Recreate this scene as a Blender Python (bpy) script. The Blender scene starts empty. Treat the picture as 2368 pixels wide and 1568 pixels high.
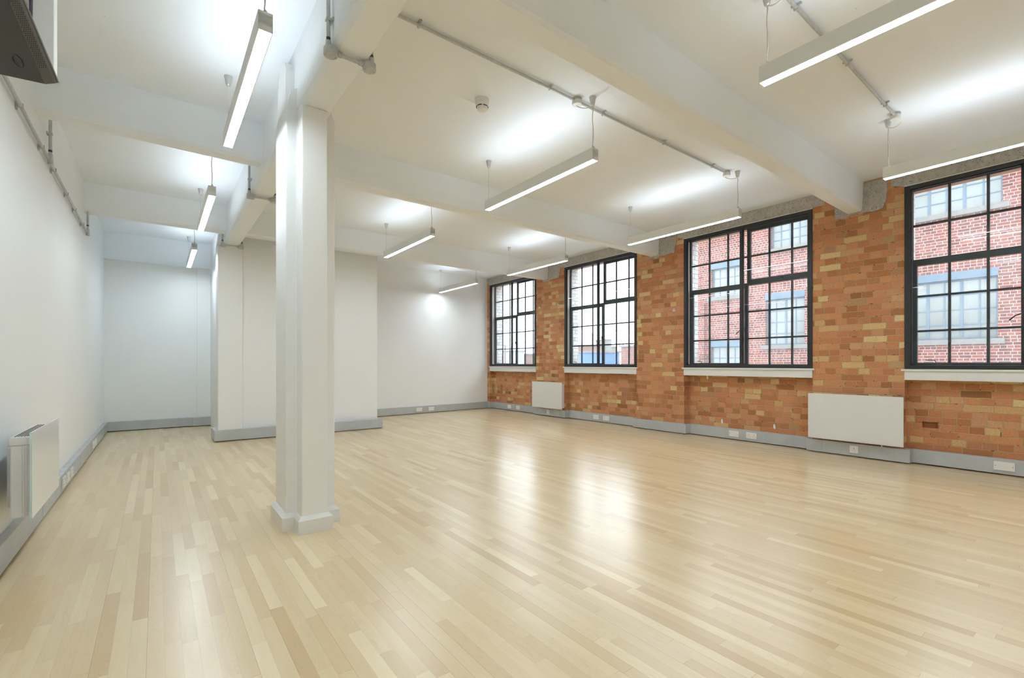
import bpy, bmesh, math, random
from mathutils import Vector, Matrix
random.seed(7)
S = bpy.context.scene
COL = S.collection

# ------------------------------------------------------------------ camera, sky, exposure
W, H = 2368.0, 1568.0
FPX, HZ, VPX, EYE = 1076.0, 842.0, 364.0, 1.10
cam_d = bpy.data.cameras.new('camera')
cam_d.sensor_fit = 'HORIZONTAL'; cam_d.sensor_width = 36.0
cam_d.lens = FPX / W * 36.0
cam_d.shift_y = (HZ - H / 2) / W
cam_d.clip_start = 0.05; cam_d.clip_end = 400
cam = bpy.data.objects.new('camera', cam_d); COL.objects.link(cam)
cam.location = (0, 0, EYE)
cam.rotation_euler = (math.pi / 2, 0, -math.atan((W / 2 - VPX) / FPX))
S.camera = cam

world = bpy.data.worlds.new('overcast_sky'); S.world = world; world.use_nodes = True
wn = world.node_tree.nodes; wl = world.node_tree.links; wn.clear()
w_out = wn.new('ShaderNodeOutputWorld'); w_bg = wn.new('ShaderNodeBackground')
w_tc = wn.new('ShaderNodeTexCoord'); w_no = wn.new('ShaderNodeTexNoise'); w_rp = wn.new('ShaderNodeValToRGB')
w_no.inputs['Scale'].default_value = 2.0; w_no.inputs['Detail'].default_value = 4
w_rp.color_ramp.elements[0].color = (0.91, 0.955, 1.0, 1); w_rp.color_ramp.elements[1].color = (0.96, 0.985, 1.0, 1)
wl.new(w_tc.outputs['Generated'], w_no.inputs['Vector']); wl.new(w_no.outputs['Fac'], w_rp.inputs['Fac'])
wl.new(w_rp.outputs['Color'], w_bg.inputs['Color']); w_bg.inputs['Strength'].default_value = 6.2
wl.new(w_bg.outputs['Background'], w_out.inputs['Surface'])

vs = S.view_settings
S.display_settings.display_device = 'sRGB'
vs.view_transform = 'Standard'; vs.look = 'None'; vs.gamma = 1.0; vs.use_curve_mapping = False
vs.exposure = 0.10
DOWN_LIGHT, UP_LIGHT = 52.0, 17.0
S.cycles.use_denoising = True
S.cycles.max_bounces = 12; S.cycles.diffuse_bounces = 8; S.cycles.glossy_bounces = 4
S.cycles.transparent_max_bounces = 16
S.cycles.sample_clamp_indirect = 6.0
S.cycles.caustics_reflective = False; S.cycles.caustics_refractive = False

# ------------------------------------------------------------------ room dimensions (metres)
XL, XR, XREC, XOUT = -0.69, 6.60, 6.715, 6.975      # left wall, brick pier face, recess face, outer face
YN = -4.2                                            # wall behind the camera
YF = 10.0                                            # far wall of the left bay
ZC = 3.24                                            # ceiling
ZB = 2.90                                            # soffit of the cross beams
ZW0, ZW1 = 1.045, 3.065                              # window opening
WIN = [(9.567, 7.79), (6.89, 5.097), (4.187, 2.38), (1.467, -0.34), (-1.24, -3.05)]

# ------------------------------------------------------------------ node helpers
def lin(c):
    c = c / 255.0
    return c / 12.92 if c <= 0.04045 else ((c + 0.055) / 1.055) ** 2.4
def rgb(r, g, b):
    return (lin(r), lin(g), lin(b), 1.0)

class Mat:
    def __init__(s, name):
        s.m = bpy.data.materials.new(name); s.m.use_nodes = True
        s.t = s.m.node_tree; s.t.nodes.clear()
        s.out = s.t.nodes.new('ShaderNodeOutputMaterial')
    def n(s, kind, **kw):
        x = s.t.nodes.new(kind)
        for k, v in kw.items(): setattr(x, k, v)
        return x
    def set(s, sock, v):
        if isinstance(v, bpy.types.NodeSocket): s.t.links.new(v, sock)
        elif v is not None:
            if isinstance(v, (tuple, list)) and len(sock.default_value) == 3: v = tuple(v)[:3]
            sock.default_value = v
    def math(s, op, a, b=None, c=None):
        x = s.n('ShaderNodeMath', operation=op)
        s.set(x.inputs[0], a)
        if b is not None: s.set(x.inputs[1], b)
        if c is not None: s.set(x.inputs[2], c)
        return x.outputs[0]
    def coords(s):
        tc = s.n('ShaderNodeTexCoord'); return tc.outputs['Object']
    def sep(s, v):
        x = s.n('ShaderNodeSeparateXYZ'); s.set(x.inputs[0], v); return x.outputs
    def comb(s, a, b, c):
        x = s.n('ShaderNodeCombineXYZ'); s.set(x.inputs[0], a); s.set(x.inputs[1], b); s.set(x.inputs[2], c); return x.outputs[0]
    def white(s, v):
        x = s.n('ShaderNodeTexWhiteNoise', noise_dimensions='3D'); s.set(x.inputs['Vector'], v); return x.outputs
    def noise(s, v, scale, detail=3, rough=0.5):
        x = s.n('ShaderNodeTexNoise'); s.set(x.inputs['Vector'], v)
        x.inputs['Scale'].default_value = scale; x.inputs['Detail'].default_value = detail; x.inputs['Roughness'].default_value = rough
        return x.outputs['Fac']
    def mapr(s, v, a, b, c=0.0, d=1.0):
        x = s.n('ShaderNodeMapRange'); s.set(x.inputs[0], v)
        for i, q in enumerate((a, b, c, d)): s.set(x.inputs[i + 1], q)
        return x.outputs[0]
    def ramp(s, v, stops, interp='LINEAR'):
        x = s.n('ShaderNodeValToRGB'); s.set(x.inputs[0], v); e = x.color_ramp.elements
        x.color_ramp.interpolation = interp
        e[0].position, e[0].color = stops[0]; e[1].position, e[1].color = stops[-1]
        for p, c in stops[1:-1]:
            q = e.new(p); q.color = c
        return x.outputs[0]
    def mix(s, f, a, b, mode='MIX'):
        x = s.n('ShaderNodeMix', data_type='RGBA', blend_type=mode)
        s.set(x.inputs[0], f); s.set(x.inputs[6], a); s.set(x.inputs[7], b); return x.outputs[2]
    def scale(s, v, vec):
        x = s.n('ShaderNodeVectorMath', operation='MULTIPLY'); s.set(x.inputs[0], v); x.inputs[1].default_value = vec; return x.outputs[0]
    def bump(s, h, strength=0.3, dist=0.01, normal=None):
        x = s.n('ShaderNodeBump'); s.set(x.inputs['Height'], h)
        x.inputs['Strength'].default_value = strength; x.inputs['Distance'].default_value = dist
        if normal is not None: s.set(x.inputs['Normal'], normal)
        return x.outputs[0]
    def bsdf(s, color, rough=0.5, metal=0.0, spec=0.5, normal=None, coat=0.0, coat_rough=0.1):
        x = s.n('ShaderNodeBsdfPrincipled')
        s.set(x.inputs['Base Color'], color); s.set(x.inputs['Roughness'], rough); s.set(x.inputs['Metallic'], metal)
        s.set(x.inputs['Specular IOR Level'], spec)
        if coat: x.inputs['Coat Weight'].default_value = coat; x.inputs['Coat Roughness'].default_value = coat_rough
        if normal is not None: s.set(x.inputs['Normal'], normal)
        return x.outputs[0]
    def done(s, shader):
        s.t.links.new(shader, s.out.inputs['Surface']); return s.m

def simple(name, col, rough=0.5, metal=0.0, spec=0.5, grain=0.03, gscale=30, bump=0.0):
    m = Mat(name); P = m.coords(); n = m.noise(P, gscale, 3)
    lo = tuple(c * (1 - grain) for c in col[:3]) + (1,); hi = tuple(min(1, c * (1 + grain)) for c in col[:3]) + (1,)
    c = m.ramp(n, [(0.3, lo), (0.7, hi)])
    nb = m.bump(n, bump, 0.004) if bump else None
    return m.done(m.bsdf(c, rough, metal, spec, nb))

def paint_mat(name, col, board=None, rough=0.55, pits=True):
    """white emulsion on old concrete or plaster; board = axis of shutter-board ridges"""
    m = Mat(name); P = m.coords()
    n1 = m.noise(P, 2.2, 5, 0.6); n2 = m.noise(P, 45, 4, 0.6)
    base = m.ramp(n1, [(0.25, tuple(c * 0.975 for c in col[:3]) + (1,)), (0.75, col)])
    if pits:
        vo = m.n('ShaderNodeTexVoronoi'); m.set(vo.inputs['Vector'], P); vo.inputs['Scale'].default_value = 5.0
        near = m.math('LESS_THAN', vo.outputs['Distance'], 0.022)
        pick = m.math('GREATER_THAN', m.sep(vo.outputs['Color'])[0], 0.62)
        f = m.math('MULTIPLY', m.math('MULTIPLY', near, pick), 0.42)
        base = m.mix(f, base, rgb(120, 112, 104))
    h = m.math('ADD', m.math('MULTIPLY', n2, 0.25), m.math('MULTIPLY', n1, 0.6))
    if board is not None:
        q = m.sep(P)[board]
        wob = m.math('ADD', q, m.math('MULTIPLY', m.noise(P, 3.0, 2), 0.012))
        fr = m.math('FRACT', m.math('DIVIDE', wob, 0.19))
        ed = m.math('MINIMUM', fr, m.math('SUBTRACT', 1.0, fr))
        ridge = m.mapr(ed, 0.0, 0.03, 1.0, 0.0)
        h = m.math('ADD', h, m.math('MULTIPLY', ridge, 0.5))
    return m.done(m.bsdf(base, rough, 0, 0.3, m.bump(h, 0.16, 0.006)))

def brick_mat(name, stops, mortar, course=0.075, length=0.2286, warp=0.007, joint=0.0045, rough=0.85, dark=0.25, bump=0.7, patch=None, spots=True):
    m = Mat(name); P = m.coords()
    nz = m.n('ShaderNodeTexNoise'); m.set(nz.inputs['Vector'], P); nz.inputs['Scale'].default_value = 9.0; nz.inputs['Detail'].default_value = 3
    off = m.n('ShaderNodeVectorMath', operation='SUBTRACT'); m.set(off.inputs[0], nz.outputs['Color']); off.inputs[1].default_value = (.5, .5, .5)
    Q = m.n('ShaderNodeVectorMath', operation='MULTIPLY_ADD'); m.set(Q.inputs[0], off.outputs[0]); Q.inputs[1].default_value = (warp * 2,) * 3; m.set(Q.inputs[2], P)
    x, y, z = m.sep(Q.outputs[0])
    u = m.math('ADD', x, y)
    vr = m.math('DIVIDE', m.math('ADD', z, 20 * course), course)
    r = m.math('FLOOR', vr)
    par = m.math('MODULO', r, 2.0)
    hr = m.white(m.comb(r, 3.3, 1.7))[0]
    par = m.math('MAXIMUM', par, m.math('GREATER_THAN', hr, 0.8))
    w = m.math('MULTIPLY_ADD', par, -length / 2, length)
    sh = m.math('MULTIPLY_ADD', hr, length * 0.3, m.math('MULTIPLY', par, length / 4))
    cu = m.math('DIVIDE', m.math('ADD', m.math('ADD', u, 40.0), sh), w)
    c = m.math('FLOOR', cu)
    fu = m.math('MULTIPLY', m.math('SUBTRACT', cu, c), w)
    fv = m.math('MULTIPLY', m.math('SUBTRACT', vr, r), course)
    e = m.math('MINIMUM', m.math('MINIMUM', fu, m.math('SUBTRACT', w, fu)), m.math('MINIMUM', fv, m.math('SUBTRACT', course, fv)))
    mor = m.mapr(e, joint * 0.55, joint * 1.25, 1.0, 0.0)
    hv = m.white(m.comb(c, r, par))
    hash1 = hv[0]; hash2 = m.sep(hv[1])[1]
    col = m.ramp(hash1, stops)
    fine = m.noise(P, 60, 5, 0.7); mid = m.noise(P, 9, 4, 0.6)
    col = m.mix(m.mapr(fine, 0.35, 0.65, dark, 0.0), col, rgb(88, 58, 36))
    col = m.mix(m.math('MULTIPLY', m.math('GREATER_THAN', hash2, 0.93), 0.3), col, rgb(104, 74, 52))
    if spots:
        col = m.mix(m.mapr(mid, 0.62, 0.72, 0.0, 0.28), col, rgb(196, 150, 104))
    if patch:
        z0, z1, pc = patch
        zz = m.sep(P)[2]
        band = m.math('MULTIPLY', m.math('GREATER_THAN', zz, z0), m.math('LESS_THAN', zz, z1))
        blk = m.white(m.comb(m.math('FLOOR', m.math('DIVIDE', c, 3.0)), m.math('FLOOR', m.math('DIVIDE', r, 3.0)), 5.5))[0]
        col = m.mix(m.math('MULTIPLY', m.math('MULTIPLY', band, m.math('GREATER_THAN', blk, 0.5)), 0.8), col, pc)
    pit = m.math('MULTIPLY', m.math('GREATER_THAN', m.noise(P, 22, 2), 0.66), 0.75)
    col = m.mix(mor, col, m.mix(pit, mortar, rgb(66, 50, 34)))
    hgt = m.math('ADD', m.math('MULTIPLY', m.math('SUBTRACT', 1.0, mor), 1.0), m.math('ADD', m.math('MULTIPLY', fine, 0.5), m.math('MULTIPLY', hash2, 0.3)))
    return m.done(m.bsdf(col, rough, 0, 0.25, m.bump(hgt, bump, 0.006)))

# ------------------------------------------------------------------ materials
M = {}
M['paint'] = paint_mat('white_wall_paint', (0.87, 0.885, 0.885, 1), None, 0.5, pits=False)
M['ceil'] = paint_mat('white_ceiling_paint', (0.895, 0.94, 0.99, 1), 1)
M['beam'] = paint_mat('white_beam_paint', (0.895, 0.94, 0.99, 1), 2)
M['longbeam'] = paint_mat('white_long_beam_paint', (0.89, 0.925, 0.955, 1), None)
M['column'] = paint_mat('white_column_paint', (0.86, 0.87, 0.865, 1), None, 0.4, pits=False)
M['gloss'] = simple('white_gloss_paint', rgb(226, 226, 224), 0.3, 0, 0.5, 0.01)
M['brick'] = brick_mat('old_stock_brick', [
    (0.0, rgb(168, 112, 72)), (0.12, rgb(184, 122, 84)), (0.34, rgb(198, 134, 96)), (0.52, rgb(203, 142, 104)),
    (0.68, rgb(208, 146, 100)), (0.80, rgb(204, 152, 114)), (0.89, rgb(208, 166, 120)), (0.955, rgb(216, 182, 132)), (1.0, rgb(224, 198, 146))],
    rgb(182, 154, 112), warp=0.009)
M['redbrick'] = brick_mat('red_facade_brick', [
    (0.0, rgb(78, 38, 34)), (0.3, rgb(98, 48, 42)), (0.6, rgb(110, 54, 46)), (0.85, rgb(122, 66, 56)), (1.0, rgb(86, 50, 52))],
    rgb(150, 140, 134), joint=0.0065, warp=0.003, dark=0.1, bump=0.3, patch=(3.5, 4.4, rgb(74, 80, 100)), spots=False)
M['tilebrick'] = brick_mat('white_glazed_brick', [(0.0, rgb(196, 200, 198)), (1.0, rgb(222, 224, 222))], rgb(120, 124, 124),
    joint=0.004, warp=0.001, rough=0.35, dark=0.05, bump=0.3, spots=False)
M['black'] = simple('black_frame_paint', rgb(36, 38, 40), 0.4, 0, 0.5, 0.05)
M['steel'] = simple('dark_steel_window_paint', rgb(52, 60, 64), 0.4, 0.0, 0.5, 0.08)
M['darkmetal'] = simple('dark_handle_metal', rgb(60, 60, 60), 0.35, 0.6)
M['galv'] = simple('galvanised_steel', rgb(186, 188, 186), 0.42, 0.2, 0.5, 0.10, 60)
M['galvdark'] = simple('dull_zinc_thread', rgb(80, 76, 70), 0.5, 0.6)
M['brass'] = simple('brass_screw', rgb(186, 160, 110), 0.35, 0.9)
M['housing'] = simple('pale_grey_lamp_metal', rgb(228, 229, 228), 0.5, 0.0, 0.4, 0.01)
M['cup'] = simple('satin_aluminium_cup', rgb(200, 200, 198), 0.3, 0.5)
M['wire'] = simple('thin_steel_wire', rgb(190, 190, 188), 0.35, 0.5)
M['flex'] = simple('clear_power_flex', rgb(196, 184, 176), 0.4)
M['plastic'] = simple('white_plastic', rgb(230, 230, 226), 0.35, 0, 0.5, 0.01)
M['slot'] = simple('dark_slot', rgb(40, 38, 36), 0.7)
M['pinhole'] = simple('socket_pinhole', rgb(120, 112, 106), 0.6)
M['radiator'] = simple('white_enamel_steel', rgb(222, 222, 220), 0.35, 0, 0.5, 0.01)
M['speaker'] = simple('charcoal_speaker_shell', rgb(66, 66, 62), 0.5, 0, 0.4, 0.05)
M['speakerside'] = simple('dark_grille_metal', rgb(84, 82, 78), 0.5)
M['speakeredge'] = simple('grey_speaker_trim', rgb(118, 116, 112), 0.5)
M['cable'] = simple('black_cable_rubber', rgb(44, 40, 60), 0.5)
M['concretegrey'] = simple('weathered_concrete', rgb(110, 110, 108), 0.9, 0, 0.2, 0.15, 6)
M['bluepaint'] = simple('blue_window_paint', rgb(72, 94, 110), 0.5, 0, 0.4, 0.08)
M['sillstone'] = simple('grey_sill_stone', rgb(104, 104, 102), 0.9, 0, 0.2, 0.15, 30, 0.3)
M['hoard'] = simple('blue_hoarding_paint', rgb(70, 112, 178), 0.6)
M['asphalt'] = simple('street_asphalt', rgb(168, 168, 168), 0.9, 0, 0.2, 0.1, 3)
M['greyclad'] = simple('grey_cladding', rgb(130, 136, 140), 0.7)
M['brownclad'] = simple('brown_far_brick', rgb(110, 90, 84), 0.9, 0, 0.2, 0.2, 0.6)

def gap_alu():
    m = Mat('brushed_aluminium_trunking'); P = m.coords()
    n = m.noise(m.scale(P, (2, 2, 90)), 3.0, 4, 0.6); n2 = m.noise(P, 5.0, 3)
    c = m.ramp(m.math('MULTIPLY_ADD', n2, 0.5, m.math('MULTIPLY', n, 0.5)), [(0.3, rgb(172, 176, 180)), (0.7, rgb(192, 196, 199))])
    return m.done(m.bsdf(c, 0.42, 0.12, 0.5))
M['alu'] = gap_alu()

def rough_concrete():
    m = Mat('exposed_rough_concrete'); P = m.coords()
    n = m.noise(P, 26, 6, 0.75); n2 = m.noise(P, 4, 3)
    vo = m.n('ShaderNodeTexVoronoi'); m.set(vo.inputs['Vector'], P); vo.inputs['Scale'].default_value = 42
    c = m.ramp(m.math('ADD', m.math('MULTIPLY', n, 0.7), m.math('MULTIPLY', n2, 0.3)), [(0.3, rgb(156, 151, 144)), (0.5, rgb(190, 186, 181)), (0.7, rgb(212, 208, 203))])
    c = m.mix(m.mapr(vo.outputs['Distance'], 0.08, 0.22, 0.55, 0.0), c, rgb(206, 200, 190))
    c = m.mix(m.mapr(m.noise(P, 70, 2), 0.62, 0.68, 0.0, 0.7), c, rgb(92, 84, 76))
    return m.done(m.bsdf(c, 0.95, 0, 0.2, m.bump(n, 0.9, 0.02)))
M['rough'] = rough_concrete()

def maple():
    m = Mat('maple_strip_floor'); P = m.coords(); x, y, z = m.sep(P)
    ws = 0.054
    xs = m.math('DIVIDE', m.math('ADD', x, 5.0), ws); s = m.math('FLOOR', xs)
    h = m.white(m.comb(s, 1.5, 7.7)); hc = m.sep(h[1])
    L = m.math('MULTIPLY_ADD', hc[1], 0.55, 0.42)
    t = m.math('DIVIDE', m.math('ADD', y, m.math('MULTIPLY_ADD', hc[0], 9.0, 30.0)), L); c = m.math('FLOOR', t)
    hv = m.white(m.comb(s, c, 2.2)); hb = m.sep(hv[1])
    col = m.ramp(hv[0], [(0.0, rgb(196, 168, 126)), (0.08, rgb(205, 180, 139)), (0.3, rgb(210, 187, 147)), (0.6, rgb(214, 192, 153)), (0.85, rgb(218, 198, 159)), (1.0, rgb(226, 208, 172))])
    # grain running along each strip, shifted from strip to strip
    g = m.comb(m.math('MULTIPLY_ADD', s, 3.7, m.math('MULTIPLY', x, 30.0)), m.math('MULTIPLY_ADD', c, 5.1, m.math('MULTIPLY', y, 3.0)), 0.0)
    gn = m.noise(g, 1.0, 6, 0.65)
    g2 = m.comb(m.math('MULTIPLY_ADD', s, 7.3, m.math('MULTIPLY', x, 14.0)), m.math('MULTIPLY_ADD', c, 3.9, m.math('MULTIPLY', y, 2.2)), 0.0)
    cn = m.noise(g2, 1.0, 2, 0.4); ct = m.math('FRACT', m.math('MULTIPLY', cn, 16.0))
    figure = m.math('MULTIPLY', m.mapr(ct, 0.0, 0.22, 1.0, 0.0), m.mapr(hb[1], 0.4, 0.7, 0.0, 0.13))
    col = m.mix(m.mapr(gn, 0.30, 0.58, 0.18, 0.0), col, rgb(186, 152, 110))
    col = m.mix(figure, col, rgb(150, 112, 78))
    fx = m.math('SUBTRACT', xs, s); ex = m.math('MULTIPLY', m.math('MINIMUM', fx, m.math('SUBTRACT', 1.0, fx)), ws)
    ft = m.math('SUBTRACT', t, c); et = m.math('MULTIPLY', m.math('MINIMUM', ft, m.math('SUBTRACT', 1.0, ft)), L)
    joint = m.mapr(m.math('MINIMUM', ex, et), 0.0003, 0.0011, 1.0, 0.0)
    seam = m.math('GREATER_THAN', m.white(m.comb(m.math('ROUND', xs), 9.1, 4.4))[0], 0.72)
    col = m.mix(m.math('MULTIPLY', joint, m.math('MULTIPLY_ADD', seam, 0.35, 0.18)), col, rgb(110, 78, 48))
    rough = 0.29
    # every strip lies at a very slightly different tilt, which breaks up the reflections
    tilt = m.math('MULTIPLY', m.math('SUBTRACT', hb[2], 0.5), m.math('SUBTRACT', fx, 0.5))
    hgt = m.math('ADD', m.math('MULTIPLY', tilt, 0.9), m.math('ADD', m.math('MULTIPLY', gn, 0.10), m.math('MULTIPLY', m.noise(P, 4.0, 2), 1.2)))
    nb = m.bump(hgt, 0.12, 0.004)
    return m.done(m.bsdf(col, rough, 0, 0.75, nb, coat=0.4, coat_rough=0.24))
M['floor'] = maple()

def glow(name, strength, col=(0.795, 0.915, 1.0, 1)):
    m = Mat(name); e = m.n('ShaderNodeEmission'); e.inputs['Color'].default_value = col; e.inputs['Strength'].default_value = strength
    return m.done(e.outputs[0])
M['diff'] = glow('lit_lamp_diffuser', DOWN_LIGHT)
M['up'] = glow('lit_uplight_panel', UP_LIGHT)

def glass(name, tint, haze):
    m = Mat(name)
    tr = m.n('ShaderNodeBsdfTransparent'); tr.inputs['Color'].default_value = tint
    gl = m.n('ShaderNodeBsdfGlossy'); gl.inputs['Roughness'].default_value = 0.0
    ge = m.n('ShaderNodeNewGeometry'); dp = m.n('ShaderNodeVectorMath', operation='DOT_PRODUCT')
    m.set(dp.inputs[0], ge.outputs['Normal']); m.set(dp.inputs[1], ge.outputs['Incoming'])
    c1 = m.math('SUBTRACT', 1.0, m.math('ABSOLUTE', dp.outputs['Value']))
    fres = m.math('MULTIPLY_ADD', m.math('POWER', c1, 5.0), 0.45, 0.016)
    mx = m.n('ShaderNodeMixShader'); m.set(mx.inputs[0], fres); m.set(mx.inputs[1], tr.outputs[0]); m.set(mx.inputs[2], gl.outputs[0])
    if not haze: return m.done(mx.outputs[0])
    tl = m.n('ShaderNodeBsdfTranslucent'); tl.inputs['Color'].default_value = (0.9, 0.92, 0.94, 1)
    P = m.coords(); dirt = m.mapr(m.noise(P, 7, 5, 0.7), 0.35, 0.75, haze * 0.6, haze * 1.7)
    m2 = m.n('ShaderNodeMixShader'); m.set(m2.inputs[0], dirt); m.set(m2.inputs[1], mx.outputs[0]); m.set(m2.inputs[2], tl.outputs[0])
    return m.done(m2.outputs[0])
M['glass_in'] = glass('clear_inner_glass', (0.97, 0.98, 0.98, 1), 0)
M['glass_out'] = glass('dusty_outer_glass', (0.95, 0.97, 0.98, 1), 0.065)
M['farpane'] = simple('reflective_far_pane', rgb(104, 112, 112), 0.15, 0, 0.6, 0.12, 1.5)
M['darkpane'] = simple('dim_far_pane', rgb(120, 130, 138), 0.15, 0, 0.6, 0.12, 1.5)
M['glasspanel'] = simple('white_backed_glass', rgb(236, 237, 236), 0.12, 0, 0.35, 0.005)
M['glassedge'] = simple('pale_green_glass_edge', rgb(190, 216, 216), 0.1)

# ------------------------------------------------------------------ mesh helpers
class MB:
    def __init__(s): s.b = bmesh.new()
    def box(s, x0, x1, y0, y1, z0, z1, bev=0.0):
        if x0 > x1: x0, x1 = x1, x0
        if y0 > y1: y0, y1 = y1, y0
        if z0 > z1: z0, z1 = z1, z0
        v = [s.b.verts.new(p) for p in ((x0,y0,z0),(x1,y0,z0),(x1,y1,z0),(x0,y1,z0),(x0,y0,z1),(x1,y0,z1),(x1,y1,z1),(x0,y1,z1))]
        f = [s.b.faces.new([v[i] for i in q]) for q in ((0,3,2,1),(4,5,6,7),(0,1,5,4),(1,2,6,5),(2,3,7,6),(3,0,4,7))]
        if bev:
            es = list({e for q in f for e in q.edges})
            bmesh.ops.bevel(s.b, geom=es, offset=bev, segments=2, profile=0.5, affect='EDGES')
        return s
    def prism(s, pts, z0, z1):
        a = [s.b.verts.new((x, y, z0)) for x, y in pts]; c = [s.b.verts.new((x, y, z1)) for x, y in pts]
        n = len(pts)
        s.b.faces.new(a[::-1]); s.b.faces.new(c)
        for i in range(n): s.b.faces.new((a[i], a[(i+1) % n], c[(i+1) % n], c[i]))
        return s
    def extrude(s, pts, axis, a0, a1):
        """pts in the plane across the axis; axis 0: (y,z) along x, axis 1: (x,z) along y"""
        def P(p, t): return (t, p[0], p[1]) if axis == 0 else (p[0], t, p[1])
        a = [s.b.verts.new(P(p, a0)) for p in pts]; c = [s.b.verts.new(P(p, a1)) for p in pts]; n = len(pts)
        s.b.faces.new(a[::-1]); s.b.faces.new(c)
        for i in range(n): s.b.faces.new((a[i], a[(i+1) % n], c[(i+1) % n], c[i]))
        return s
    def lathe(s, prof, o=(0,0,0), axis='Z', seg=24):
        """prof: list of (radius, height); closed at both ends"""
        rings = []
        for r, h in prof:
            ring = []
            for i in range(seg):
                a = 2 * math.pi * i / seg; p = (r * math.cos(a), r * math.sin(a), h)
                if axis == 'X': p = (p[2], p[0], p[1])
                elif axis == 'Y': p = (p[0], p[2], p[1])
                ring.append(s.b.verts.new((p[0]+o[0], p[1]+o[1], p[2]+o[2])))
            rings.append(ring)
        for k in range(len(rings) - 1):
            for i in range(seg):
                s.b.faces.new((rings[k][i], rings[k][(i+1) % seg], rings[k+1][(i+1) % seg], rings[k+1][i]))
        s.b.faces.new(rings[0][::-1]); s.b.faces.new(rings[-1])
        return s
    def tube(s, pts, r, seg=10):
        pts = [Vector(p) for p in pts]; rings = []
        up = Vector((0.13, 0.21, 0.97)).normalized()
        for i, p in enumerate(pts):
            d = (pts[min(i+1, len(pts)-1)] - pts[max(i-1, 0)]).normalized()
            if i == 0:
                a = d.cross(up)
                if a.length < 0.3: a = d.cross(Vector((1, 0, 0)))
                a.normalize()
            else:
                a = (a - d * a.dot(d)).normalized()
            b = d.cross(a)
            rings.append([s.b.verts.new(p + r * (math.cos(2*math.pi*j/seg) * a + math.sin(2*math.pi*j/seg) * b)) for j in range(seg)])
        for k in range(len(rings) - 1):
            for j in range(seg):
                s.b.faces.new((rings[k][j], rings[k][(j+1) % seg], rings[k+1][(j+1) % seg], rings[k+1][j]))
        s.b.faces.new(rings[0][::-1]); s.b.faces.new(rings[-1])
        return s
    def obj(s, name, mat, parent=None, smooth=False, loc=None):
        bmesh.ops.recalc_face_normals(s.b, faces=s.b.faces[:])
        me = bpy.data.meshes.new(name); s.b.to_mesh(me); s.b.free()
        for m in (mat if isinstance(mat, (list, tuple)) else [mat]): me.materials.append(m)
        if smooth:
            for p in me.polygons: p.use_smooth = True
            me.set_sharp_from_angle(angle=math.radians(40))
        o = bpy.data.objects.new(name, me); COL.objects.link(o)
        if parent is not None: o.parent = parent
        if loc is not None: o.location = loc
        return o
def empty(name, loc, kind=None):
    o = bpy.data.objects.new(name, None); COL.objects.link(o); o.location = loc; o.empty_display_size = 0.1
    if kind: o['kind'] = kind
    return o
def tag(o, label, cat, group=None, kind=None):
    o['label'] = label; o['category'] = cat
    if group: o['group'] = group
    if kind: o['kind'] = kind
    return o
def struct(o, label=None, cat=None):
    o['kind'] = 'structure'
    if label: o['label'] = label; o['category'] = cat
    return o
def dup(root, loc, label=None):
    r = root.copy(); COL.objects.link(r); r.location = loc
    if label: r['label'] = label
    for ch in [c for c in root.children]:
        c = ch.copy(); COL.objects.link(c); c.parent = r
        for g in [q for q in ch.children]:
            d = g.copy(); COL.objects.link(d); d.parent = c
    return r
def jag(a, b, n, amp):
    """points from a to b with small random offsets, ends kept"""
    out = []
    for i in range(n + 1):
        t = i / n; k = amp if 0 < i < n else 0
        out.append((a[0] + (b[0]-a[0]) * t + random.uniform(-k, k), a[1] + (b[1]-a[1]) * t + random.uniform(-k, k)))
    return out

# ------------------------------------------------------------------ the room shell
struct(MB().box(XL - 0.11, XOUT, YN - 0.1, YF + 0.1, -0.12, 0.0).obj('floor', M['floor']), 'pale maple strip floor with a glossy lacquer', 'floor')
struct(MB().box(XL - 0.11, XOUT, YN - 0.1, YF + 0.1, ZC, ZC + 0.25).obj('ceiling', M['ceil']), 'white painted board-marked concrete ceiling', 'ceiling')
struct(MB().box(XL - 0.11, XL, YN - 0.1, YF + 0.1, 0, ZC).obj('wall_left', M['paint']), 'plain white wall running along the left side', 'wall')
struct(MB().box(XL, XREC, YN - 0.1, YN, 0, ZC).obj('wall_near', M['paint']), 'white wall behind the viewer', 'wall')
PIER_Y, FRX0, FRY0, FRY1 = 7.83, 3.03, 9.40, 9.685
struct(MB().prism([(XL, YF), (0.56, YF), (0.56, YF - 0.05), (0.76, YF - 0.05), (0.76, PIER_Y), (FRX0, PIER_Y), (FRX0, FRY0), (XR + 0.02, FRY1), (XR + 0.02, YF + 0.1), (XL, YF + 0.1)],
       0, ZC).obj('wall_far', M['paint']), 'white far wall with a boxed-out block in front of it', 'wall')

# brick wall with piers, thin panels under the windows
wr = MB()
edges = []
prev = FRY1 + 0.0
wr.box(XR, XOUT, WIN[0][0], YF + 0.1, 0, ZC)
for i, (ya, yb) in enumerate(WIN):
    if i == 3:                                                        # panel with one brick missing
        h0, h1, k0, k1 = 1.205, 1.342, 0.399, 0.467
        wr.box(XREC, XOUT, yb, ya, 0, k0); wr.box(XREC, XOUT, yb, ya, k1, ZW0 - 0.02)
        wr.box(XREC, XOUT, yb, h0, k0, k1); wr.box(XREC, XOUT, h1, ya, k0, k1); wr.box(XREC + 0.07, XOUT, h0, h1, k0, k1)
    else: wr.box(XREC, XOUT, yb, ya, 0, ZW0 - 0.02)                   # panel below the sill
    wr.box(XR, XOUT, yb, ya, ZW1, ZC)                                 # above the window
    nxt = WIN[i + 1][0] if i + 1 < len(WIN) else YN - 0.1
    wr.box(XR, XOUT, nxt, yb, 0, ZC)                                  # pier
struct(wr.obj('wall_right', M['brick']), 'exposed orange and yellow brick wall with window piers', 'wall')

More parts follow.
